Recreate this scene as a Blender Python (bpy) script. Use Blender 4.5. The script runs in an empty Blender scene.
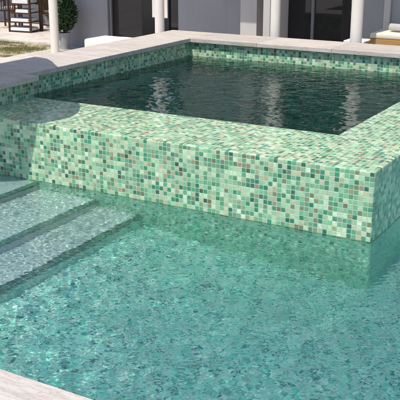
import bpy, bmesh, math, random
import numpy as np
from mathutils import Vector, Matrix, noise

R = math.radians
S = bpy.context.scene
COL = S.collection
random.seed(7)

# ------------------------------------------------------------------ camera
cam_d = bpy.data.cameras.new('camera')
cam = bpy.data.objects.new('camera', cam_d)
COL.objects.link(cam)
cam_d.sensor_width = 36.0
cam_d.lens = 36.0 * 849 / 400
cam_d.clip_start = 0.05
cam_d.clip_end = 2000
cam.location = (0, 0, 2.61)
cam.rotation_euler = (math.pi / 2 - math.atan(276 / 849), 0, R(30.1))
S.camera = cam

# ------------------------------------------------------------------ sky and sun
SUN = Vector((-0.04, -0.49, 1.0)).normalized()
w = bpy.data.worlds.new('World')
S.world = w
w.use_nodes = True
wn = w.node_tree.nodes
sky = wn.new('ShaderNodeTexSky')
sky.sky_type = 'NISHITA'
sky.sun_disc = False
sky.sun_elevation = math.asin(SUN.z)
sky.sun_rotation = math.atan2(SUN.x, SUN.y) % (2 * math.pi)
sky.air_density = 1.0
sky.dust_density = 1.0
sky.ozone_density = 3.2
bg = wn['Background']
bg.inputs[1].default_value = 0.15
w.node_tree.links.new(sky.outputs[0], bg.inputs[0])

sun_d = bpy.data.lights.new('sun', 'SUN')
sun_d.energy = 4.2
sun_d.angle = R(0.5)
sun_d.color = (1.0, 0.94, 0.84)
sun_d.cycles.is_caustics_light = True
sun = bpy.data.objects.new('sun', sun_d)
COL.objects.link(sun)
sun.rotation_euler = (-SUN).to_track_quat('-Z', 'Y').to_euler()
sun.location = (0, 0, 20)

S.view_settings.view_transform = 'Standard'
S.view_settings.look = 'None'
S.view_settings.exposure = 0.0
S.view_settings.gamma = 1.0
S.view_settings.use_curve_mapping = False
cy = S.cycles
cy.caustics_refractive = True
cy.caustics_reflective = False
cy.blur_glossy = 0.3
cy.sample_clamp_indirect = 4.0
cy.sample_clamp_direct = 0.0
cy.max_bounces = 10
cy.transmission_bounces = 6
cy.glossy_bounces = 4
cy.diffuse_bounces = 4
cy.transparent_max_bounces = 8

# ------------------------------------------------------------------ object helpers
def tag(o, label=None, cat=None, group=None, kind=None):
    if label: o['label'] = label
    if cat: o['category'] = cat
    if group: o['group'] = group
    if kind: o['kind'] = kind
    return o

def empty(name, loc=(0, 0, 0), rz=0, **k):
    o = bpy.data.objects.new(name, None)
    COL.objects.link(o)
    o.location = loc
    o.rotation_euler = (0, 0, rz)
    return tag(o, **k)

def link(name, bm, mat, parent=None, smooth=False, **k):
    me = bpy.data.meshes.new(name)
    bmesh.ops.recalc_face_normals(bm, faces=bm.faces[:])
    bm.to_mesh(me); bm.free()
    if smooth:
        for p in me.polygons: p.use_smooth = True
    me.materials.append(mat)
    o = bpy.data.objects.new(name, me)
    COL.objects.link(o)
    if parent: o.parent = parent
    return tag(o, **k)

def box(bm, x0, x1, y0, y1, z0, z1, bev=0.0, seg=2):
    r = bmesh.ops.create_cube(bm, size=1)
    vs = r['verts']
    for v in vs:
        v.co = Vector((x0 + (v.co.x + .5) * (x1 - x0), y0 + (v.co.y + .5) * (y1 - y0), z0 + (v.co.z + .5) * (z1 - z0)))
    if bev > 0:
        es = list({e for v in vs for e in v.link_edges})
        bmesh.ops.bevel(bm, geom=es, offset=bev, segments=seg, affect='EDGES', profile=0.6)

def tube(bm, p, q, r0, r1=None, n=12, cap=True):
    p = Vector(p); q = Vector(q); r1 = r0 if r1 is None else r1
    d = (q - p)
    m = Matrix.Translation((p + q) / 2) @ d.to_track_quat('Z', 'Y').to_matrix().to_4x4()
    bmesh.ops.create_cone(bm, cap_ends=cap, segments=n, radius1=r0, radius2=r1, depth=d.length, matrix=m)

def lathe(bm, prof, n=40, c=(0, 0, 0)):
    rings = []
    for r, z in prof:
        rings.append([bm.verts.new((c[0] + r * math.cos(2 * math.pi * i / n), c[1] + r * math.sin(2 * math.pi * i / n), c[2] + z)) for i in range(n)])
    for a, b in zip(rings, rings[1:]):
        for i in range(n):
            bm.faces.new((a[i], a[(i + 1) % n], b[(i + 1) % n], b[i]))
    bm.faces.new(rings[0]); bm.faces.new(rings[-1])

def boxmap(o, ox=0.0, oy=0.0, oz=0.0):
    """unwrap every face along its dominant axis, in metres from the given origin"""
    me = o.data
    uv = me.uv_layers.new(name='UVMap')
    for p in me.polygons:
        n = p.normal
        ax = max(range(3), key=lambda i: abs(n[i]) + (0.02 if i == 2 else 0))
        for li in p.loop_indices:
            c = me.vertices[me.loops[li].vertex_index].co
            if ax == 0: t = (c.y - oy + 45.0, c.z - oz)
            elif ax == 1: t = (c.x - ox + 90.0, c.z - oz)
            else: t = (c.x - ox, c.y - oy)
            uv.data[li].uv = t

# ------------------------------------------------------------------ materials
def mat(name, col=(.5, .5, .5), rough=.6, spec=.5):
    m = bpy.data.materials.new(name)
    m.use_nodes = True
    b = m.node_tree.nodes['Principled BSDF']
    b.inputs['Base Color'].default_value = (*col, 1)
    b.inputs['Roughness'].default_value = rough
    b.inputs['Specular IOR Level'].default_value = spec
    return m, m.node_tree.nodes, m.node_tree.links, b

def mnode(N, L, op, a, b=None, c=None):
    n = N.new('ShaderNodeMath'); n.operation = op
    for i, v in enumerate((a, b, c)):
        if v is None: continue
        if isinstance(v, (int, float)): n.inputs[i].default_value = v
        else: L.new(v, n.inputs[i])
    return n.outputs[0]

def mixc(N, L, f, a, b, mode='MIX'):
    n = N.new('ShaderNodeMix'); n.data_type = 'RGBA'; n.blend_type = mode
    for s, v in ((n.inputs[0], f), (n.inputs[6], a), (n.inputs[7], b)):
        if isinstance(v, (int, float)): s.default_value = v
        elif isinstance(v, tuple): s.default_value = (*v[:3], 1)
        else: L.new(v, s)
    return n.outputs[2]

def ramp(N, L, fac, stops, interp='LINEAR'):
    n = N.new('ShaderNodeValToRGB'); n.color_ramp.interpolation = interp
    e = n.color_ramp.elements
    while len(e) < len(stops): e.new(0.5)
    for el, (p, c) in zip(e, stops):
        el.position = p; el.color = (*c, 1)
    L.new(fac, n.inputs[0])
    return n.outputs[0]

def noise_tex(N, L, vec, scale, detail=4, rough=.55, dist=0.0):
    n = N.new('ShaderNodeTexNoise')
    n.inputs['Scale'].default_value = scale
    n.inputs['Detail'].default_value = detail
    n.inputs['Roughness'].default_value = rough
    n.inputs['Distortion'].default_value = dist
    if vec is not None: L.new(vec, n.inputs['Vector'])
    return n.outputs[0]

PALE = [(0.00, (.50, .69, .44)), (0.10, (.58, .68, .46)), (0.18, (.42, .64, .40)), (0.29, (.29, .54, .32)), (0.42, (.50, .53, .34)),
        (0.49, (.21, .46, .26)), (0.61, (.13, .37, .21)), (0.72, (.07, .28, .16)), (0.81, (.06, .19, .13)),
        (0.845, (.20, .31, .23)), (0.88, (.08, .13, .08)), (0.895, (.36, .34, .21)), (0.93, (.23, .24, .14)), (0.980, (.66, .78, .60))]
AQUA = [(0.00, (.50, .93, .76)), (0.18, (.66, .95, .86)), (0.31, (.36, .90, .74)), (0.47, (.22, .78, .64)), (0.56, (.76, .95, .86)),
        (0.66, (.10, .52, .44)), (0.78, (.06, .38, .36)), (0.87, (.04, .24, .27)), (0.91, (.52, .68, .56)), (0.945, (.84, .94, .92))]
GREEN = [(0.00, (.40, .84, .56)), (0.2, (.52, .86, .64)), (0.36, (.28, .70, .48)), (0.52, (.16, .58, .40)), (0.64, (.60, .86, .66)),
         (0.76, (.08, .40, .28)), (0.85, (.04, .22, .18)), (0.90, (.36, .50, .32)), (0.95, (.70, .88, .74))]
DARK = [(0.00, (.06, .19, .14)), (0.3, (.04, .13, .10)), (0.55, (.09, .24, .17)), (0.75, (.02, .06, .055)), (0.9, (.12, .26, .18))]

def tile_mat(name, palette, pitch=.045, grout=(.62, .70, .52), gw=.065, rough=.16):
    m, N, L, b = mat(name, rough=rough)
    uv = N.new('ShaderNodeUVMap').outputs[0]
    sc = N.new('ShaderNodeVectorMath'); sc.operation = 'SCALE'; sc.inputs['Scale'].default_value = 1 / pitch
    L.new(uv, sc.inputs[0])
    # hand-laid sheets wander by a fraction of a millimetre
    fl = N.new('ShaderNodeVectorMath'); fl.operation = 'FLOOR'; L.new(sc.outputs[0], fl.inputs[0])
    fr = N.new('ShaderNodeVectorMath'); fr.operation = 'FRACTION'; L.new(sc.outputs[0], fr.inputs[0])
    wnz = N.new('ShaderNodeTexWhiteNoise'); wnz.noise_dimensions = '2D'; L.new(fl.outputs[0], wnz.inputs['Vector'])
    off = N.new('ShaderNodeVectorMath'); off.operation = 'ADD'; off.inputs[1].default_value = (17.31, 5.77, 0); L.new(fl.outputs[0], off.inputs[0])
    wn2 = N.new('ShaderNodeTexWhiteNoise'); wn2.noise_dimensions = '2D'; L.new(off.outputs[0], wn2.inputs['Vector'])
    sp = N.new('ShaderNodeSeparateXYZ'); L.new(fr.outputs[0], sp.inputs[0])
    rc = N.new('ShaderNodeSeparateColor'); L.new(wn2.outputs['Color'], rc.inputs[0])
    col = ramp(N, L, wnz.outputs['Value'], palette, 'CONSTANT')
    # value shift per tile and mottling inside each glass tile
    v = mnode(N, L, 'MULTIPLY_ADD', rc.outputs[0], .42, .80)
    nz = noise_tex(N, L, sc.outputs[0], 2.3, 5, .65)
    v = mnode(N, L, 'MULTIPLY', v, mnode(N, L, 'MULTIPLY_ADD', nz, 1.1, .45))
    sh = N.new('ShaderNodeVectorMath'); sh.operation = 'SCALE'; sh.inputs['Scale'].default_value = 1 / 7; L.new(fl.outputs[0], sh.inputs[0])
    sf = N.new('ShaderNodeVectorMath'); sf.operation = 'FLOOR'; L.new(sh.outputs[0], sf.inputs[0])
    ws = N.new('ShaderNodeTexWhiteNoise'); ws.noise_dimensions = '2D'; L.new(sf.outputs[0], ws.inputs['Vector'])
    v = mnode(N, L, 'MULTIPLY', v, mnode(N, L, 'MULTIPLY_ADD', ws.outputs['Value'], .12, .94))
    v = mnode(N, L, 'MULTIPLY', v, mnode(N, L, 'MULTIPLY_ADD', noise_tex(N, L, uv, 1.7, 4, .6), .45, .78))
    vv = N.new('ShaderNodeVectorMath'); vv.operation = 'SCALE'; L.new(col, vv.inputs[0]); L.new(v, vv.inputs['Scale'])
    col = vv.outputs[0]
    # distance to the joint, jittered a little per tile
    dx = mnode(N, L, 'ABSOLUTE', mnode(N, L, 'SUBTRACT', sp.outputs[0], .5))
    dy = mnode(N, L, 'ABSOLUTE', mnode(N, L, 'SUBTRACT', sp.outputs[1], .5))
    d = mnode(N, L, 'SMOOTH_MAX', dx, dy, .06)
    edge = mnode(N, L, 'SUBTRACT', .5 - gw, mnode(N, L, 'MULTIPLY', rc.outputs[1], .018))
    mr = N.new('ShaderNodeMapRange'); mr.interpolation_type = 'SMOOTHSTEP'
    L.new(d, mr.inputs[0]); L.new(edge, mr.inputs[1]); L.new(mnode(N, L, 'ADD', edge, .03), mr.inputs[2])
    g = mr.outputs[0]
    gn = noise_tex(N, L, uv, 9, 4, .6)
    gcol = mixc(N, L, gn, tuple(c * .72 for c in grout), tuple(min(1, c * 1.2) for c in grout))
    col = mixc(N, L, g, col, gcol)
    L.new(col, b.inputs['Base Color'])
    L.new(mnode(N, L, 'MULTIPLY_ADD', g, .6, rough), b.inputs['Roughness'])
    # each tile sits at its own slight tilt, joint recessed
    tx = mnode(N, L, 'MULTIPLY', mnode(N, L, 'SUBTRACT', rc.outputs[1], .5), sp.outputs[0])
    ty = mnode(N, L, 'MULTIPLY', mnode(N, L, 'SUBTRACT', rc.outputs[2], .5), sp.outputs[1])
    h = mnode(N, L, 'MULTIPLY', mnode(N, L, 'ADD', tx, ty), .9)
    h = mnode(N, L, 'ADD', h, mnode(N, L, 'MULTIPLY', nz, .35))
    h = mnode(N, L, 'SUBTRACT', h, mnode(N, L, 'MULTIPLY', g, .8))
    bp = N.new('ShaderNodeBump'); bp.inputs['Distance'].default_value = .002; bp.inputs['Strength'].default_value = .8
    L.new(h, bp.inputs['Height']); L.new(bp.outputs[0], b.inputs['Normal'])
    return m

def stone_mat(name, c0, c1, rough=.65, scale=1.6, streak=(1, 5, 5), bump=.002, seed=0.0):
    m, N, L, b = mat(name, rough=rough)
    tc = N.new('ShaderNodeTexCoord')
    mp = N.new('ShaderNodeMapping'); mp.inputs['Scale'].default_value = streak; mp.inputs['Location'].default_value = (seed, seed * 2, 0)
    L.new(tc.outputs['Object'], mp.inputs[0])
    a = noise_tex(N, L, mp.outputs[0], scale, 6, .6, .6)
    f = noise_tex(N, L, tc.outputs['Object'], 60, 4, .65)
    col = ramp(N, L, a, [(.28, c0), (.5, tuple((p + q) / 2 for p, q in zip(c0, c1))), (.72, c1)])
    vn = noise_tex(N, L, mp.outputs[0], scale * 2.3, 7, .62, .5)
    vein = ramp(N, L, mnode(N, L, 'ABSOLUTE', mnode(N, L, 'SUBTRACT', vn, .5)), [(0.0, (.74, .66, .60)), (.022, (.93, .90, .88)), (.06, (1, 1, 1))])
    col = mixc(N, L, .8, col, vein, 'MULTIPLY')
    spots = ramp(N, L, f, [(.28, (.72, .68, .66)), (.45, (1, 1, 1))])
    oi = N.new('ShaderNodeObjectInfo')
    col = mixc(N, L, .75, col, spots, 'MULTIPLY')
    vv = N.new('ShaderNodeVectorMath'); vv.operation = 'SCALE'; L.new(col, vv.inputs[0])
    L.new(mnode(N, L, 'MULTIPLY_ADD', oi.outputs['Random'], .14, .93), vv.inputs['Scale'])
    L.new(vv.outputs[0], b.inputs['Base Color'])
    bp = N.new('ShaderNodeBump'); bp.inputs['Distance'].default_value = bump; bp.inputs['Strength'].default_value = .6
    L.new(mnode(N, L, 'ADD', a, mnode(N, L, 'MULTIPLY', f, .5)), bp.inputs['Height']); L.new(bp.outputs[0], b.inputs['Normal'])
    return m

def rough_mat(name, col, rough=.8, scale=12, var=.2, bump=.003, spec=.4, streak=(1, 1, 1)):
    m, N, L, b = mat(name, rough=rough, spec=spec)
    tc = N.new('ShaderNodeTexCoord')
    mp = N.new('ShaderNodeMapping'); mp.inputs['Scale'].default_value = streak
    L.new(tc.outputs['Object'], mp.inputs[0])
    a = noise_tex(N, L, mp.outputs[0], scale, 6, .6)
    c = mixc(N, L, a, tuple(x * (1 - var) for x in col), tuple(min(1, x * (1 + var)) for x in col))
    L.new(c, b.inputs['Base Color'])
    bp = N.new('ShaderNodeBump'); bp.inputs['Distance'].default_value = bump; bp.inputs['Strength'].default_value = .5
    L.new(a, bp.inputs['Height']); L.new(bp.outputs[0], b.inputs['Normal'])
    return m

def water_mat(name, tint):
    m = bpy.data.materials.new(name); m.use_nodes = True
    N = m.node_tree.nodes; L = m.node_tree.links
    N.clear()
    out = N.new('ShaderNodeOutputMaterial')
    g = N.new('ShaderNodeBsdfPrincipled')
    g.inputs['Base Color'].default_value = (*tint, 1)
    g.inputs['Roughness'].default_value = 0.0
    g.inputs['IOR'].default_value = 1.333
    g.inputs['Transmission Weight'].default_value = 1.0
    # unrefracted share added so that more sun reaches the tiles below
    t = N.new('ShaderNodeBsdfTransparent'); t.inputs[0].default_value = (*tint, 1)
    mx = N.new('ShaderNodeMixShader'); mx.inputs[0].default_value = .12
    L.new(g.outputs[0], mx.inputs[1]); L.new(t.outputs[0], mx.inputs[2])
    L.new(mx.outputs[0], out.inputs[0])
    return m

M = {}
M['tile'] = tile_mat('glass_mosaic', PALE)
M['tile_pool'] = tile_mat('aqua_mosaic', AQUA, pitch=.034, grout=(.82, .93, .88), gw=.085)  # wide white grout doubles as the light filaments in the water
M['tile_green'] = tile_mat('green_mosaic', GREEN, pitch=.0375, grout=(.70, .88, .74), gw=.08)
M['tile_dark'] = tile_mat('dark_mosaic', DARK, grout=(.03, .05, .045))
M['coping'] = stone_mat('pale_travertine', (.50, .445, .40), (.67, .62, .56))
M['patio'] = stone_mat('patio_stone', (.58, .52, .46), (.70, .64, .58), scale=.7, streak=(1, 1, 1), seed=3.1)
M['plaster_step'] = rough_mat('pool_plaster', (.62, .60, .61), scale=20, var=.1)
M['wall_grey'] = rough_mat('grey_render', (.34, .335, .355), scale=2.2, var=.22, streak=(1, 1, .5))
M['wall_white'] = rough_mat('white_render', (.76, .73, .70), scale=5, var=.05)
M['wall_mid'] = rough_mat('taupe_render', (.56, .52, .50), scale=5, var=.08)
M['column'] = rough_mat('white_column_paint', (.80, .74, .68), scale=8, var=.06)
M['frame'] = rough_mat('grey_aluminium', (.20, .20, .21), rough=.4, var=.05, bump=0.0005)
M['frame_dark'] = rough_mat('black_aluminium', (.025, .025, .028), rough=.4, var=.05, bump=0.0005)
m, N, L, b = mat('dark_glass', (.02, .02, .022), .03, .5); M['glass'] = m
M['white_fabric'] = rough_mat('white_canvas', (.80, .78, .70), scale=60, var=.06, rough=.9)
M['cream_fabric'] = rough_mat('cream_canvas', (.80, .74, .58), scale=60, var=.06, rough=.9)
M['towel'] = rough_mat('white_towelling', (.80, .79, .77), scale=90, var=.12, rough=.95, bump=.006)
M['teak'] = rough_mat('teak_wood', (.48, .26, .10), scale=6, var=.35, rough=.5, streak=(1, 12, 12))
M['dark_wood'] = rough_mat('dark_stained_wood', (.055, .022, .012), scale=8, var=.4, rough=.45, streak=(8, 8, 1))
M['pot'] = rough_mat('zinc_planter', (.33, .33, .34), scale=7, var=.25, rough=.45)
M['soil'] = rough_mat('soil', (.04, .025, .015), scale=30, var=.4, rough=.95)
M['bark'] = rough_mat('bark', (.09, .06, .04), scale=20, var=.4, rough=.9)
M['earth'] = rough_mat('dry_lawn_soil', (.42, .35, .23), scale=3, var=.35, rough=.95)

def leaf_mat(name, c0, c1):
    m, N, L, b = mat(name, rough=.45)
    oi = N.new('ShaderNodeNewGeometry')
    col = mixc(N, L, oi.outputs['Random Per Island'], c0, c1)
    L.new(col, b.inputs['Base Color'])
    tr = N.new('ShaderNodeBsdfTranslucent'); L.new(col, tr.inputs[0])
    mx = N.new('ShaderNodeMixShader'); mx.inputs[0].default_value = .25
    L.new(b.outputs[0], mx.inputs[1]); L.new(tr.outputs[0], mx.inputs[2])
    L.new(mx.outputs[0], N['Material Output'].inputs[0])
    return m
M['leaf'] = leaf_mat('box_leaves', (.018, .05, .012), (.05, .11, .03))
M['leaf2'] = leaf_mat('shrub_leaves', (.06, .15, .03), (.14, .24, .06))
M['grass'] = leaf_mat('grass_blades', (.10, .13, .035), (.38, .33, .15))
M['water'] = water_mat('pool_water', (.66, 1.0, .92))
M['water_spa'] = water_mat('spa_water', (.62, .90, .84))

# ------------------------------------------------------------------ levels and lines (metres, pool water at z = 0)
PX0, PX1, PY0, PY1 = -6.9, 6.0, 3.19, 12.5      # main pool
SX0, SX1, SY0, SY1 = -7.0, -2.16, 6.66, 11.69   # spa, outer faces on the pool side, inner faces elsewhere
LIPX, LIPY, LIPZ = -2.90, 7.74, 0.628
GZ, FLOOR = 0.15, -1.30
SW = 0.612                                      # spa water

# ------------------------------------------------------------------ ground
def rects(bm, rs, z):
    for x0, x1, y0, y1 in rs:
        vs = [bm.verts.new(p) for p in ((x0, y0, z), (x1, y0, z), (x1, y1, z), (x0, y1, z))]
        bm.faces.new(vs)

bm = bmesh.new()
rects(bm, [(-400, -7.3, -400, 500), (6.3, 400, -400, 500), (-7.3, 6.3, -400, 2.6), (-7.3, 6.3, 12.6, 500)], 0.05)
link('ground', bm, M['earth'], kind='structure')
bm = bmesh.new()
# paving round the pool; the lawn lies in the gap on the left
rects(bm, [(-26, -6.903, -3, 6.6), (-26, -7.3, 6.6, 12.38), (-11.55, -7.3, 12.38, 22), (-7.3, -2.165, 12.302, 22), (-2.165, 6.003, 12.503, 22), (6.003, 12, -3, 22), (-6.903, 6.003, -3, 2.7)], GZ)
link('paving', bm, M['patio'], kind='structure')
# raised terrace behind the lawn with its pale kerb
bm = bmesh.new()
box(bm, -26, -11.55, 14.3, 22, 0.02, GZ + .03, .008)
link('terrace', bm, M['patio'], kind='structure')

# ------------------------------------------------------------------ pool basin
bm = bmesh.new()
def quad(bm, *ps):
    return bm.faces.new([bm.verts.new(p) for p in ps])
# the floor falls away from the steps towards the deep end
fx = [(PX0, -.70), (-4.60, -.70), (-3.6, -.90), (-1.8, -1.14), (0, FLOOR), (PX1, FLOOR)]
for (xa, za), (xb, zb) in zip(fx, fx[1:]):
    quad(bm, (xa, PY0, za), (xb, PY0, zb), (xb, PY1, zb), (xa, PY1, za))
quad(bm, (PX0, PY0, FLOOR), (PX0, PY0, .083), (PX1, PY0, .083), (PX1, PY0, FLOOR))
quad(bm, (PX1, PY0, FLOOR), (PX1, PY0, .147), (PX1, PY1, .147), (PX1, PY1, FLOOR))
quad(bm, (PX0, PY1, FLOOR), (PX1, PY1, FLOOR), (PX1, PY1, .147), (PX0, PY1, .147))
quad(bm, (PX0, PY0, FLOOR), (PX0, PY1, FLOOR), (PX0, PY1, .147), (PX0, PY0, .147))
o = link('pool_basin', bm, M['tile_pool'], kind='structure')
boxmap(o, 0, 0, 0)

# steps along the left side of the pool: plaster treads, mosaic risers
steps = empty('pool_steps', (0, 0, 0), kind='structure')
edges = [(-5.84, -.06), (-5.06, -.27), (-4.52, -.48)]
prev = PX0 + .002
for i, (ex, ez) in enumerate(edges):
    bm = bmesh.new()
    box(bm, prev, ex, PY0 + .002, SY0 - .002, ez - .04, ez, .012, 3)
    link('tread', bm, M['plaster_step'], steps)
    bm = bmesh.new()
    box(bm, ex - .30, ex - .008, PY0 + .003, SY0 - .003, FLOOR + .003, ez - .041)
    r = link('riser', bm, M['plaster_step'] if i < 2 else M['tile_pool'], steps); boxmap(r)
    bm = bmesh.new()
    box(bm, ex - .07, ex + .004, PY0 + .004, SY0 - .004, ez - .045, ez + .003)  # dark strip along the tread edge
    r = link('edge_strip', bm, M['tile_dark'], steps); boxmap(r)
    prev = ex - .3

# ------------------------------------------------------------------ raised spa
spa = empty('raised_spa', (-4.6, 9.2, 0), label='raised square spa clad in pale green glass mosaic with stone coping on two sides', cat='spa')
def spart(name, bm, m, **k):
    bm.transform(Matrix.Translation((4.6, -9.2, 0)))
    return link(name, bm, m, spa, **k)

# tiled weir walls: front and right, one solid each, mitred at the corner by an L outline
bm = bmesh.new()
L_pts = [(-6.78, SY0), (SX1, SY0), (SX1, 12.4), (LIPX, 12.4), (LIPX, LIPY), (-6.78, LIPY)]
bot = [bm.verts.new((x, y, FLOOR)) for x, y in L_pts]
top = [bm.verts.new((x, y, LIPZ)) for x, y in L_pts]
bm.faces.new(top); bm.faces.new(bot)
for i in range(6):
    bm.faces.new((bot[i], bot[(i + 1) % 6], top[(i + 1) % 6], top[i]))
es = [e for e in bm.edges if all(v.co.z > .6 for v in e.verts)] + [e for e in bm.edges if all(abs(v.co.x - SX1) < 1e-4 and abs(v.co.y - SY0) < 1e-4 for v in e.verts)]
bmesh.ops.bevel(bm, geom=es, offset=.014, segments=3, affect='EDGES', profile=.5)
o = spart('weir_wall', bm, M['tile'])
boxmap(o, SX1 + 4.6, SY0 - 9.2, LIPZ)
bm = bmesh.new()
box(bm, -6.86, SX1 + .004, SY0 - .004, SY0 - .0005, FLOOR, -.045)
box(bm, SX1 + .0005, SX1 + .004, SY0, 12.4, FLOOR, -.045)
o = spart('submerged_tiling', bm, M['tile_green']); boxmap(o, SX1 + 4.6, SY0 - 9.2, LIPZ)
# left wall (two steps in plan) and back wall
bm = bmesh.new()
box(bm, -7.6, SX0 + .04, LIPY, 12.3, FLOOR, .832)
o = spart('side_wall', bm, M['tile']); boxmap(o, 0, 0, LIPZ)
bm = bmesh.new()
box(bm, -7.6, -6.80, 6.62, LIPY - .001, FLOOR, .832)
o = spart('side_wall', bm, M['tile']); boxmap(o, .3, .2, LIPZ)
bm = bmesh.new()
box(bm, SX0 + .041, LIPX - .001, SY1, 12.3, FLOOR, .832)
box(bm, LIPX - .001, SX1 - .003, SY1, 12.3, LIPZ + .001, .832)
o = spart('back_wall', bm, M['tile']); boxmap(o, .1, .2, LIPZ)
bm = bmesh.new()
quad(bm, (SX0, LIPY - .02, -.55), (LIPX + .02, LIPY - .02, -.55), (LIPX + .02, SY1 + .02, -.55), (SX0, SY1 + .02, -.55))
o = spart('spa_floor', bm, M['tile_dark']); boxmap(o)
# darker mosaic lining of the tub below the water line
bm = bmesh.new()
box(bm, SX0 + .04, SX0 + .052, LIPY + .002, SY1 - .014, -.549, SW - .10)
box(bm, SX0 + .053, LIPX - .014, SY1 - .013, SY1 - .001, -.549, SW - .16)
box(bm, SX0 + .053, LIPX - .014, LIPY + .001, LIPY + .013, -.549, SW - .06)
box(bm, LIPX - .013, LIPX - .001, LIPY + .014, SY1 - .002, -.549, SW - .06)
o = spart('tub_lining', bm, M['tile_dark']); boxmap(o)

# coping slabs
def slabs(parent, off, pts, z0, z1, m=M['coping']):
    for x0, x1, y0, y1 in pts:
        bm = bmesh.new()
        box(bm, x0, x1, y0, y1, z0, z1, .006, 2)
        bm.transform(Matrix.Translation((-off[0], -off[1], 0)))
        link('coping_slab', bm, m, parent)
ys = [7.745, 8.93, 10.12, 11.31, 12.44]
lst = [(-7.75, -6.92, a + .0015, b - .0015) for a, b in zip(ys, ys[1:-1])]
lst.append((-7.75, -6.705, 6.55, 7.743))
lst.append((-7.75, -6.92, 11.31 + .0015, 12.44))
xs = [-6.92, -5.75, -4.55, -3.35, -2.12]
lst += [(a + .0015, b - .0015, 11.63, 12.44) for a, b in zip(xs, xs[1:])]
slabs(spa, (-4.6, 9.2), lst, .833, .895)

# pool coping on the near side
pc = empty('pool_coping', (-2.5, 3.0, 0), label='pale stone coping along the near edge of the pool', cat='pool coping')
xs = [-6.9, -6.0, -4.8, -3.62, -2.42, -1.22, -.02, 1.2, 2.4, 3.6, 4.8, 6.0]
slabs(pc, (-2.5, 3.0), [(a + .0015, b - .0015, 2.4, 3.215) for a, b in zip(xs, xs[1:])], .085, .153)

# ------------------------------------------------------------------ water
def waves(X, Y, bands, seed):
    rg = np.random.RandomState(seed)
    Z = np.zeros_like(X)
    for lo, hi, slope, n, spread, main in bands:
        lam = np.exp(rg.uniform(np.log(lo), np.log(hi), n))
        th = main + rg.normal(0, spread, n)
        ph = rg.uniform(0, 2 * np.pi, n)
        for l_, t_, p_ in zip(lam, th, ph):
            k = 2 * np.pi / l_
            a = slope * math.sqrt(2.0 / n) / k
            u = k * (X * math.cos(t_) + Y * math.sin(t_)) + p_
            Z += a * np.sin(u)
    return Z

def water_sheet(name, xs, ys, z, keep, wfun, m, **k):
    X, Y = np.meshgrid(xs, ys, indexing='ij')
    Z = z + wfun(X, Y)
    nx, ny = len(xs), len(ys)
    co = np.stack([X, Y, Z], -1).reshape(-1, 3).astype(np.float32)
    i, j = np.meshgrid(np.arange(nx - 1), np.arange(ny - 1), indexing='ij')
    a = (i * ny + j)
    q = np.stack([a, a + ny, a + ny + 1, a + 1], -1).reshape(-1, 4)
    cx = (X[:-1, :-1] + X[1:, 1:]).reshape(-1) / 2; cyy = (Y[:-1, :-1] + Y[1:, 1:]).reshape(-1) / 2
    q = q[keep(cx, cyy)]
    used = np.unique(q); remap = np.full(nx * ny, -1, np.int64); remap[used] = np.arange(len(used))
    q = remap[q]; co = co[used]
    me = bpy.data.meshes.new(name)
    me.vertices.add(len(co)); me.vertices.foreach_set('co', co.ravel())
    me.loops.add(q.size); me.loops.foreach_set('vertex_index', q.ravel().astype(np.int32))
    me.polygons.add(len(q)); me.polygons.foreach_set('loop_start', np.arange(0, q.size, 4, dtype=np.int32))
    me.polygons.foreach_set('use_smooth', np.ones(len(q), bool))
    me.update(calc_edges=True)
    me.materials.append(m)
    o = bpy.data.objects.new(name, me); COL.objects.link(o)
    o.cycles.is_caustics_caster = True
    return tag(o, **k)

def axis(a, f0, f1, b, fine, grow=1.12, most=.12):
    v = [f0]
    while v[-1] < f1: v.append(v[-1] + fine)
    s = fine
    while v[-1] < b: s = min(most, s * grow); v.append(v[-1] + s)
    v[-1] = b
    s = fine; lo = [f0]
    while lo[-1] > a: s = min(most, s * grow); lo.append(lo[-1] - s)
    lo[-1] = a
    return np.array(lo[::-1][:-1] + v) if len(lo) > 1 else np.array(v)

GUST = lambda X, Y: .76 + .10 / (1 + np.exp((X + 4.7) * 4)) + .35 * np.sin(X * .9 + Y * .5 + 1) * np.sin(Y * 1.3 - X * .4)
pool_bands = [(.5, 1.1, .020, 14, 1.2, 1.6), (.14, .35, .026, 40, .8, 2.0), (.034, .080, .060, 110, .6, 2.05), (.034, .07, .020, 40, 3, 0)]
xs_ = axis(PX0 + .001, -6.3, .1, PX1 - .001, .0085)
ys_ = axis(PY0 + .001, PY0 + .001, 7.5, PY1 - .001, .0085)
def pw(X, Y): return waves(X, Y, pool_bands, 3) * GUST(X, Y)
water = water_sheet('pool_water', xs_, ys_, 0.0, lambda x, y: ~((x < SX1 - .012) & (y > SY0 + .012)), pw, M['water'], kind='structure')
spa_bands = [(.35, .8, .012, 14, .8, 2.0), (.10, .30, .044, 50, .7, 2.0), (.05, .10, .046, 50, .9, 2.0)]
water2 = water_sheet('spa_water', np.arange(SX0 + .03, LIPX + .02, .011), np.arange(LIPY - .02, SY1 + .01, .011), SW,
                     lambda x, y: x < 99, lambda X, Y: waves(X, Y, spa_bands, 5), M['water_spa'], kind='structure')

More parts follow.
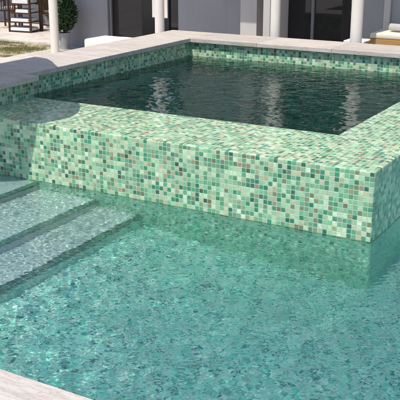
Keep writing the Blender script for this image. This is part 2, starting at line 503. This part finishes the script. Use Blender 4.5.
# ------------------------------------------------------------------ house
house = empty('house', (-7.5, 14.3, GZ), label='grey rendered house with a shaded porch, white posts and dark sliding doors', cat='house')
HO = Matrix.Translation((7.5, -14.3, -GZ))
def hp(name, bm, m, parent=house, **k):
    bm.transform(HO)
    return link(name, bm, m, parent, **k)
def hbox(name, x0, x1, y0, y1, z0, z1, m, bev=.004, parent=house, **k):
    bm = bmesh.new(); box(bm, x0, x1, y0, y1, z0, z1, bev)
    return hp(name, bm, m, parent, **k)
TOP = 3.26
hbox('wall', -11.70, -10.47, 14.3, 14.55, GZ, TOP, M['wall_grey'])
hbox('wall', -8.78, -7.62, 14.3, 14.55, GZ, TOP, M['wall_grey'])
hbox('wall', -7.618, -7.19, 14.16, 14.55, GZ, TOP, M['wall_grey'])
hbox('pier', -7.188, -6.86, 13.85, 14.55, GZ, TOP, M['wall_mid'])
hbox('pier', -6.62, -6.49, 13.62, 14.55, GZ, TOP, M['wall_mid'])
hbox('wall', -6.858, -6.732, 14.1, 14.5, GZ, TOP, M['wall_white'])
hbox('wall', -5.17, -4.66, 14.3, 14.55, GZ, TOP, M['wall_grey'])
hbox('wall', -4.658, -4.55, 14.24, 14.55, GZ, TOP, M['wall_mid'])
hbox('wall', -4.548, -1.0, 14.3, 14.55, GZ, TOP, M['wall_grey'])
# wing at the left, set further back
hbox('wing_wall', -20, -13.2, 17.3, 17.6, GZ, 2.9, M['wall_grey'])
hbox('wall', -11.70, -11.45, 14.552, 16.2, GZ, TOP, M['wall_grey'])
hbox('wing_roof', -20.5, -13.2, 15.6, 17.9, 2.9, 3.05, M['wall_white'])
hbox('roof', -11.75, -.8, 12.70, 16.6, 3.262, 3.43, M['wall_white'])

def door(x0, x1, mull, y=14.36, m=M['frame_dark'], pane=None):
    bm = bmesh.new()
    f = .035
    box(bm, x0, x1, y, y + .09, GZ, GZ + .04)
    box(bm, x0, x1, y, y + .09, 2.40, TOP)
    box(bm, x0, x0 + f, y, y + .09, GZ + .041, 2.399)
    box(bm, x1 - f, x1, y, y + .09, GZ + .041, 2.399)
    d = hp('sliding_door', bm, m)
    cuts = [x0 + f] + [c for a in mull for c in (a - .025, a + .025)] + [x1 - f]
    for a in mull:
        bm = bmesh.new(); box(bm, a - .025, a + .025, y - .01, y + .08, GZ + .041, 2.399, .003)
        hp('mullion', bm, M['frame'], d)
    for a, b in zip(cuts[::2], cuts[1::2]):
        bm = bmesh.new(); box(bm, a + .001, b - .001, y + .035, y + .047, GZ + .041, 2.399)
        hp('pane', bm, M['glass'], d)
    return d
door(-10.46, -9.64, [-10.43])
door(-9.06, -8.79, [])
door(-6.58, -5.18, [-6.0])
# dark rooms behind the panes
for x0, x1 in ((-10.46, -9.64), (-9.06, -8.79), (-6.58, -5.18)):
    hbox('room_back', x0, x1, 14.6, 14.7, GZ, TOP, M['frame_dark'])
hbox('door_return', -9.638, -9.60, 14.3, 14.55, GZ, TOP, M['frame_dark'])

for (x, y, r) in ((-11.10, 13.36, .088), (-8.23, 12.78, .084), (-5.99, 12.78, .08), (-4.60, 12.78, .092), (-2.2, 12.78, .10)):
    bm = bmesh.new()
    lathe(bm, [(r, 0), (r, 1.2), (r * .97, 3.04), (r * 1.2, 3.07), (r * 1.2, 3.108)], 32, (x, y, GZ))
    hp('column', bm, M['column'], smooth=False)

hbox('unseen_upper_wall', -11.70, -1.0, 14.32, 14.6, 3.431, 6.2, M['wall_grey'])  # unseen upper storey, added for the streaks it reflects in the pool
hbox('unseen_balcony_rail', -11.6, -1.0, 12.74, 12.80, 4.38, 4.44, M['frame'])
for x in (-10.3, -8.0, -5.6, -3.2):
    d = hbox('unseen_upper_window', x - .6, x + .6, 14.25, 14.318, 3.5, 5.7, M['frame_dark'])
    bm = bmesh.new(); box(bm, x - .55, x + .55, 14.235, 14.249, 3.55, 5.65); hp('pane', bm, M['glass'], d)
for x in (-11.3, -9.2, -7.1, -4.9, -2.4):  # unseen upper columns, added for their pale streaks in the water
    bm = bmesh.new(); tube(bm, (x, 12.85, 3.431), (x, 12.85, 6.199), .12, n=24); hp('column', bm, M['column'])
hbox('unseen_upper_roof', -11.9, -.8, 12.6, 15.2, 6.201, 6.4, M['wall_white'])

# breezeway beyond the gap between the doors
o = link('low_wall', (lambda b: (box(b, -11.40, -9.3, 15.8, 15.95, GZ, .66, .006), b)[1])(bmesh.new()), M['wall_mid'],
         label='low grey parapet wall in the gap beside the dark door', cat='low wall')
bm = bmesh.new(); box(bm, -18, -6, 19.0, 19.25, .05, 2.6, .01)
link('boundary_wall', bm, M['wall_white'], label='bright white sunlit garden wall seen through the gap in the house', cat='garden wall')

# ------------------------------------------------------------------ plants
def leaf_ball(bm, c, rx, rz, n, size, hole=.55, seed=1):
    rg = random.Random(seed)
    for _ in range(n):
        d = Vector((rg.gauss(0, 1), rg.gauss(0, 1), rg.gauss(0, 1))).normalized()
        rr = hole + (1 - hole) * rg.random() ** .5
        bump = 1 + .16 * noise.noise(d * 2.3 + Vector((seed, 0, 0))) + .08 * noise.noise(d * 6)
        p = Vector(c) + Vector((d.x * rx, d.y * rx, d.z * rz)) * rr * bump
        u = Vector((rg.gauss(0, 1), rg.gauss(0, 1), rg.gauss(0, 1))).normalized()
        v = u.cross(d if abs(u.dot(d)) < .9 else Vector((0, 0, 1))).normalized()
        s = size * rg.uniform(.6, 1.3)
        a = bm.verts.new(p - u * s); b = bm.verts.new(p + v * s * .45); e = bm.verts.new(p + u * s); f = bm.verts.new(p - v * s * .45)
        bm.faces.new((a, b, e, f))

def plant(name, loc, label, cat, pot_h, pot_r, crown_z, rx, rz, n, size, leaf, trunk=True, seed=1):
    t = empty(name, loc, label=label, cat=cat)
    bm = bmesh.new()
    lathe(bm, [(pot_r * .72, 0), (pot_r * .95, pot_h * .8), (pot_r, pot_h * .98), (pot_r * 1.05, pot_h), (pot_r * .92, pot_h), (pot_r * .9, pot_h * .93)], 32)
    p = link('pot', bm, M['pot'], t)
    bm = bmesh.new(); tube(bm, (0, 0, pot_h * .9), (0, 0, pot_h * .94), pot_r * .9, n=24)
    link('soil', bm, M['soil'], p)
    bm = bmesh.new()
    tube(bm, (0, 0, pot_h * .9), (.01, 0, crown_z), .022, .014, 8)
    for k in range(7):
        a = k * 2.4
        tube(bm, (0, 0, crown_z - rz * .7 + k * .04), (rx * .6 * math.cos(a), rx * .6 * math.sin(a), crown_z + rz * (.1 + .06 * k)), .010, .004, 6)
    link('trunk', bm, M['bark'], t)
    bm = bmesh.new(); leaf_ball(bm, (0, 0, crown_z), rx, rz, n, size, .45, seed)
    link('crown', bm, M[leaf], t)
    return t
plant('potted_topiary', (-11.27, 13.88, GZ), 'round clipped dark green bush in a grey metal pot behind the white column', 'potted bush',
      .34, .125, .72, .30, .38, 4200, .032, 'leaf', seed=4)
plant('potted_shrub', (-13.75, 16.45, GZ + .03), 'bright green leafy shrub behind the dark wooden chair', 'shrub',
      .30, .16, .78, .36, .42, 2600, .05, 'leaf2', seed=9)
plant('potted_shrub', (-12.75, 16.3, GZ + .03), 'green shrub just left of the white column, beside the dark chair', 'shrub',
      .30, .16, .74, .30, .40, 2200, .05, 'leaf2', seed=12)

# lawn patch
bm = bmesh.new()
rects(bm, [(-26, -11.55, 12.38, 14.3)], .12)
link('lawn_soil', bm, M['earth'], kind='structure')
bm = bmesh.new()
rg = random.Random(5)
for _ in range(52000):
    x = rg.uniform(-15.5, -11.56); y = rg.uniform(12.39, 14.29)
    dens = noise.noise(Vector((x * 1.1, y * 2.6, 0))) + .4 * noise.noise(Vector((x * 5, y * 6, 3)))
    if dens < rg.uniform(-.25, .5): continue
    h = rg.uniform(.015, .045); a = rg.uniform(0, 6.28); ww = .004
    dx, dy = math.cos(a) * ww, math.sin(a) * ww
    lx, ly = rg.gauss(0, .012), rg.gauss(0, .012)
    bm.faces.new((bm.verts.new((x - dx, y - dy, .12)), bm.verts.new((x + dx, y + dy, .12)), bm.verts.new((x + lx, y + ly, .12 + h))))
link('lawn_grass', bm, M['grass'], label='patchy dry lawn between the paving and the terrace', cat='grass', kind='stuff')

# ------------------------------------------------------------------ furniture on the terrace, left
TZ = GZ + .03
rack = empty('shelf_rack', (-13.84, 15.6, TZ), R(6), label='dark wooden open rack stacked with white cloths at the left', cat='rack')
W, D, HH = .30, .20, .98
for sx in (-1, 1):
    for sy in (-1, 1):
        bm = bmesh.new(); box(bm, sx * W - .02, sx * W + .02, sy * D - .02, sy * D + .02, .0, HH, .004)
        link('post', bm, M['dark_wood'], rack)
for z in (.03, .24, .45, .66, .87):
    bm = bmesh.new()
    for k in range(5):
        y = -D + .045 + k * .0775
        box(bm, -W + .021, W - .021, y - .03, y + .03, z - .012, z + .008, .003)
    box(bm, -W + .021, W - .021, -D - .012, -D + .008, z - .022, z + .005, .003)
    link('shelf', bm, M['dark_wood'], rack)
cl = [(.03, -.27, .27, .07, 'on the lowest shelf'), (.24, -.25, .25, .07, 'on the second shelf from the bottom'), (.45, -.10, .26, .07, 'shorter than the others, on the middle shelf'), (.66, -.18, .26, .08, 'on the second shelf from the top'), (.87, -.22, .2, .07, 'on top of the rack')]
def soft_box(bm, x0, x1, y0, y1, z0, z1, seed, amp=.006, r=.02):
    box(bm, x0, x1, y0, y1, z0, z1, r, 3)
    bmesh.ops.subdivide_edges(bm, edges=[e for e in bm.edges if e.calc_length() > .05], cuts=4, use_grid_fill=True)
    for v in bm.verts:
        v.co += Vector((1, 1, 1)) * 0 + Vector((0, 0, 1)) * amp * noise.noise(v.co * 7 + Vector((seed, 0, 0))) * (1 if v.co.z > (z0 + z1) / 2 else 0)
ca, sa = math.cos(R(6)), math.sin(R(6))
for z, x0, x1, h, where in cl:
    e = empty('folded_cloth', (-13.84, 15.6, TZ + z + .0085), R(6), label='folded white cloth ' + where, cat='cloth', group='white cloths on the dark rack')
    for k in range(3):
        bm = bmesh.new(); soft_box(bm, x0 + .004 * k, x1 - .006 * k, -D - .015, D - .03, k * h / 3, (k + 1) * h / 3 - .001, k + z * 9, .004, .008)
        link('fold', bm, M['towel'], e)

def chair(loc, rz, label):
    t = empty('garden_chair', loc, rz, label=label, cat='chair', group='dark wooden chairs on the terrace')
    for sx in (-1, 1):
        bm = bmesh.new(); box(bm, sx * .22 - .02, sx * .22 + .02, -.22, -.18, 0, .62, .004); link('leg', bm, M['dark_wood'], t)
        bm = bmesh.new(); box(bm, sx * .22 - .02, sx * .22 + .02, .20, .24, 0, .92, .004); link('leg', bm, M['dark_wood'], t)
        bm = bmesh.new(); box(bm, sx * .22 - .028, sx * .22 + .028, -.24, .20, .621, .645, .004); link('armrest', bm, M['dark_wood'], t)
    bm = bmesh.new(); box(bm, -.2, .2, -.22, .2, .40, .43, .004); link('seat', bm, M['dark_wood'], t)
    bm = bmesh.new()
    for k in range(7):
        x = -.17 + k * .0567; box(bm, x - .012, x + .012, .21, .228, .431, .85, .002)
    box(bm, -.199, .199, .205, .235, .851, .915, .004)
    link('backrest', bm, M['dark_wood'], t)
    bm = bmesh.new(); box(bm, -.19, .19, .205, .23, .14, .17, .003); link('stretcher', bm, M['dark_wood'], t)
    bm = bmesh.new(); box(bm, -.19, .19, -.21, -.19, .14, .17, .003); link('stretcher', bm, M['dark_wood'], t)
    return t
chair((-13.25, 16.0, TZ), R(170), 'dark slatted wooden chair between the rack and the white column')
chair((-14.75, 16.1, TZ), R(200), 'dark wooden chair cut by the left edge of the photo')
def cushion(loc, rz, label):
    bm = bmesh.new(); soft_box(bm, -.18, .18, -.2, .18, 0, .06, loc[0], .006, .02)
    o = link('seat_cushion', bm, M['towel'], None, label=label, cat='cushion', group='cushions on the dark chairs')
    o.location = loc; o.rotation_euler = (0, 0, rz)
cushion((-13.25, 16.0, TZ + .431), R(170), 'white seat cushion on the dark chair beside the column')
cushion((-14.75, 16.1, TZ + .431), R(200), 'white seat cushion on the chair cut by the left edge')

# ------------------------------------------------------------------ loungers behind the coping
pf = empty('daybed', (-9.5, 13.15, GZ), 0, label='low white upholstered daybed with rounded corners left of the grey pool corner', cat='daybed')
bm = bmesh.new(); soft_box(bm, -.46, .46, -.33, .33, .09, .41, 2, .008, .05); link('mattress', bm, M['white_fabric'], pf, smooth=True)
bm = bmesh.new(); box(bm, -.41, .41, -.28, .28, .04, .089, .01); link('base', bm, M['frame'], pf)
for sx in (-1, 1):
    for sy in (-1, 1):
        bm = bmesh.new(); tube(bm, (sx * .36, sy * .24, 0), (sx * .36, sy * .24, .039), .02); link('leg', bm, M['frame'], pf)

lg = empty('sun_lounger', (-4.02, 13.66, GZ), 0, label='wooden sun lounger with a thick cream cushion at the right edge', cat='sun lounger')
bm = bmesh.new(); box(bm, -.54, .9, -.33, -.29, .56, .70, .008); box(bm, -.54, .9, .29, .33, .56, .70, .008)
box(bm, -.54, -.50, -.289, .289, .56, .70, .008); box(bm, .86, .9, -.289, .289, .56, .70, .008); link('frame', bm, M['teak'], lg)
bm = bmesh.new()
for k in range(9): box(bm, -.49 + k * .15, -.37 + k * .15, -.288, .288, .64, .665, .003)
link('slats', bm, M['teak'], lg)
bm = bmesh.new(); soft_box(bm, -.55, .88, -.32, .32, .702, .80, 5, .012, .035); link('cushion', bm, M['cream_fabric'], lg, smooth=True)
for sx in (-.52, .86):
    for sy in (-.3, .3):
        bm = bmesh.new(); box(bm, sx - .025, sx + .025, sy - .025, sy + .025, 0, .559, .005); link('leg', bm, M['teak'], lg)
bm = bmesh.new()
prof = []
n = 90
for i in range(n):
    a = i / n * 2 * math.pi * 2.6; r = .02 + .048 * i / n
    prof.append((r * math.cos(a), r * math.sin(a)))
rings = []
for yy in (-.22, -.215, -.1, .05, .215, .22):
    s = .96 if abs(yy) > .217 else 1
    rings.append([bm.verts.new((px * s, yy, pz * s)) for px, pz in prof])
for a, b in zip(rings, rings[1:]):
    for i in range(n - 1): bm.faces.new((a[i], a[i + 1], b[i + 1], b[i]))
bmesh.ops.solidify(bm, geom=bm.faces[:], thickness=.012)
tw = link('rolled_towel', bm, M['towel'], label='rolled white towel on the cream cushion of the wooden lounger', cat='towel', smooth=True)
tw.rotation_euler = (0, 0, R(80)); tw.location = (-4.12, 13.62, GZ + .80 + .066)

st = empty('side_table', (-4.80, 13.5, GZ), label='low white side table beside the wooden lounger', cat='side table')
bm = bmesh.new(); box(bm, -.20, .16, -.2, .2, .60, .65, .012, 3); link('table_top', bm, M['white_fabric'], st)
for sx in (-.16, .12):
    for sy in (-.16, .16):
        bm = bmesh.new(); tube(bm, (sx, sy, 0), (sx, sy, .599), .012); link('leg', bm, M['frame_dark'], st)

# ------------------------------------------------------------------ unseen parasol, placed and shaped for the shade over the near corner of the spa
ps = empty('parasol', (-7.80, 6.02, GZ), R(46), label='unseen square canvas parasol on the deck left of the steps, put there for its shade', cat='parasol')
bm = bmesh.new(); tube(bm, (0, 0, .08), (0, 0, 2.75), .03, n=16); link('pole', bm, M['dark_wood'], ps)
bm = bmesh.new(); box(bm, -.32, .32, -.32, .32, 0, .08, .02); link('base', bm, M['frame'], ps)
bm = bmesh.new()
h = 1.6
apex = bm.verts.new((0, 0, 2.86)); cs = []
NC = 48
for i in range(NC):
    a = 2 * math.pi * i / NC; ca, sa = math.cos(a), math.sin(a)
    q = h * 1.02 / (abs(ca) ** 5 + abs(sa) ** 5) ** .2
    cs.append(bm.verts.new((q * ca, q * sa, 2.5 + .03 * math.sin(a * 12))))
for i in range(NC): bm.faces.new((apex, cs[i], cs[(i + 1) % NC]))
lo = [bm.verts.new(v.co - Vector((0, 0, .14))) for v in cs]
for i in range(NC): bm.faces.new((cs[i], cs[(i + 1) % NC], lo[(i + 1) % NC], lo[i]))
link('canopy', bm, M['cream_fabric'], ps)
for k in range(8):
    a = k * math.pi / 4; r = h * (1.22 if k % 2 else .97)
    bm = bmesh.new(); tube(bm, (0, 0, 2.82), (r * math.cos(a), r * math.sin(a), 2.47), .011, n=8); link('rib', bm, M['dark_wood'], ps)

# objects that receive the light focused by the water
for o in bpy.data.objects:
    if o.type == 'MESH' and o.name.split('.')[0] in ('pool_basin', 'tread', 'riser', 'edge_strip', 'weir_wall', 'submerged_tiling', 'side_wall', 'back_wall', 'spa_floor', 'tub_lining'):
        o.cycles.is_caustics_receiver = True
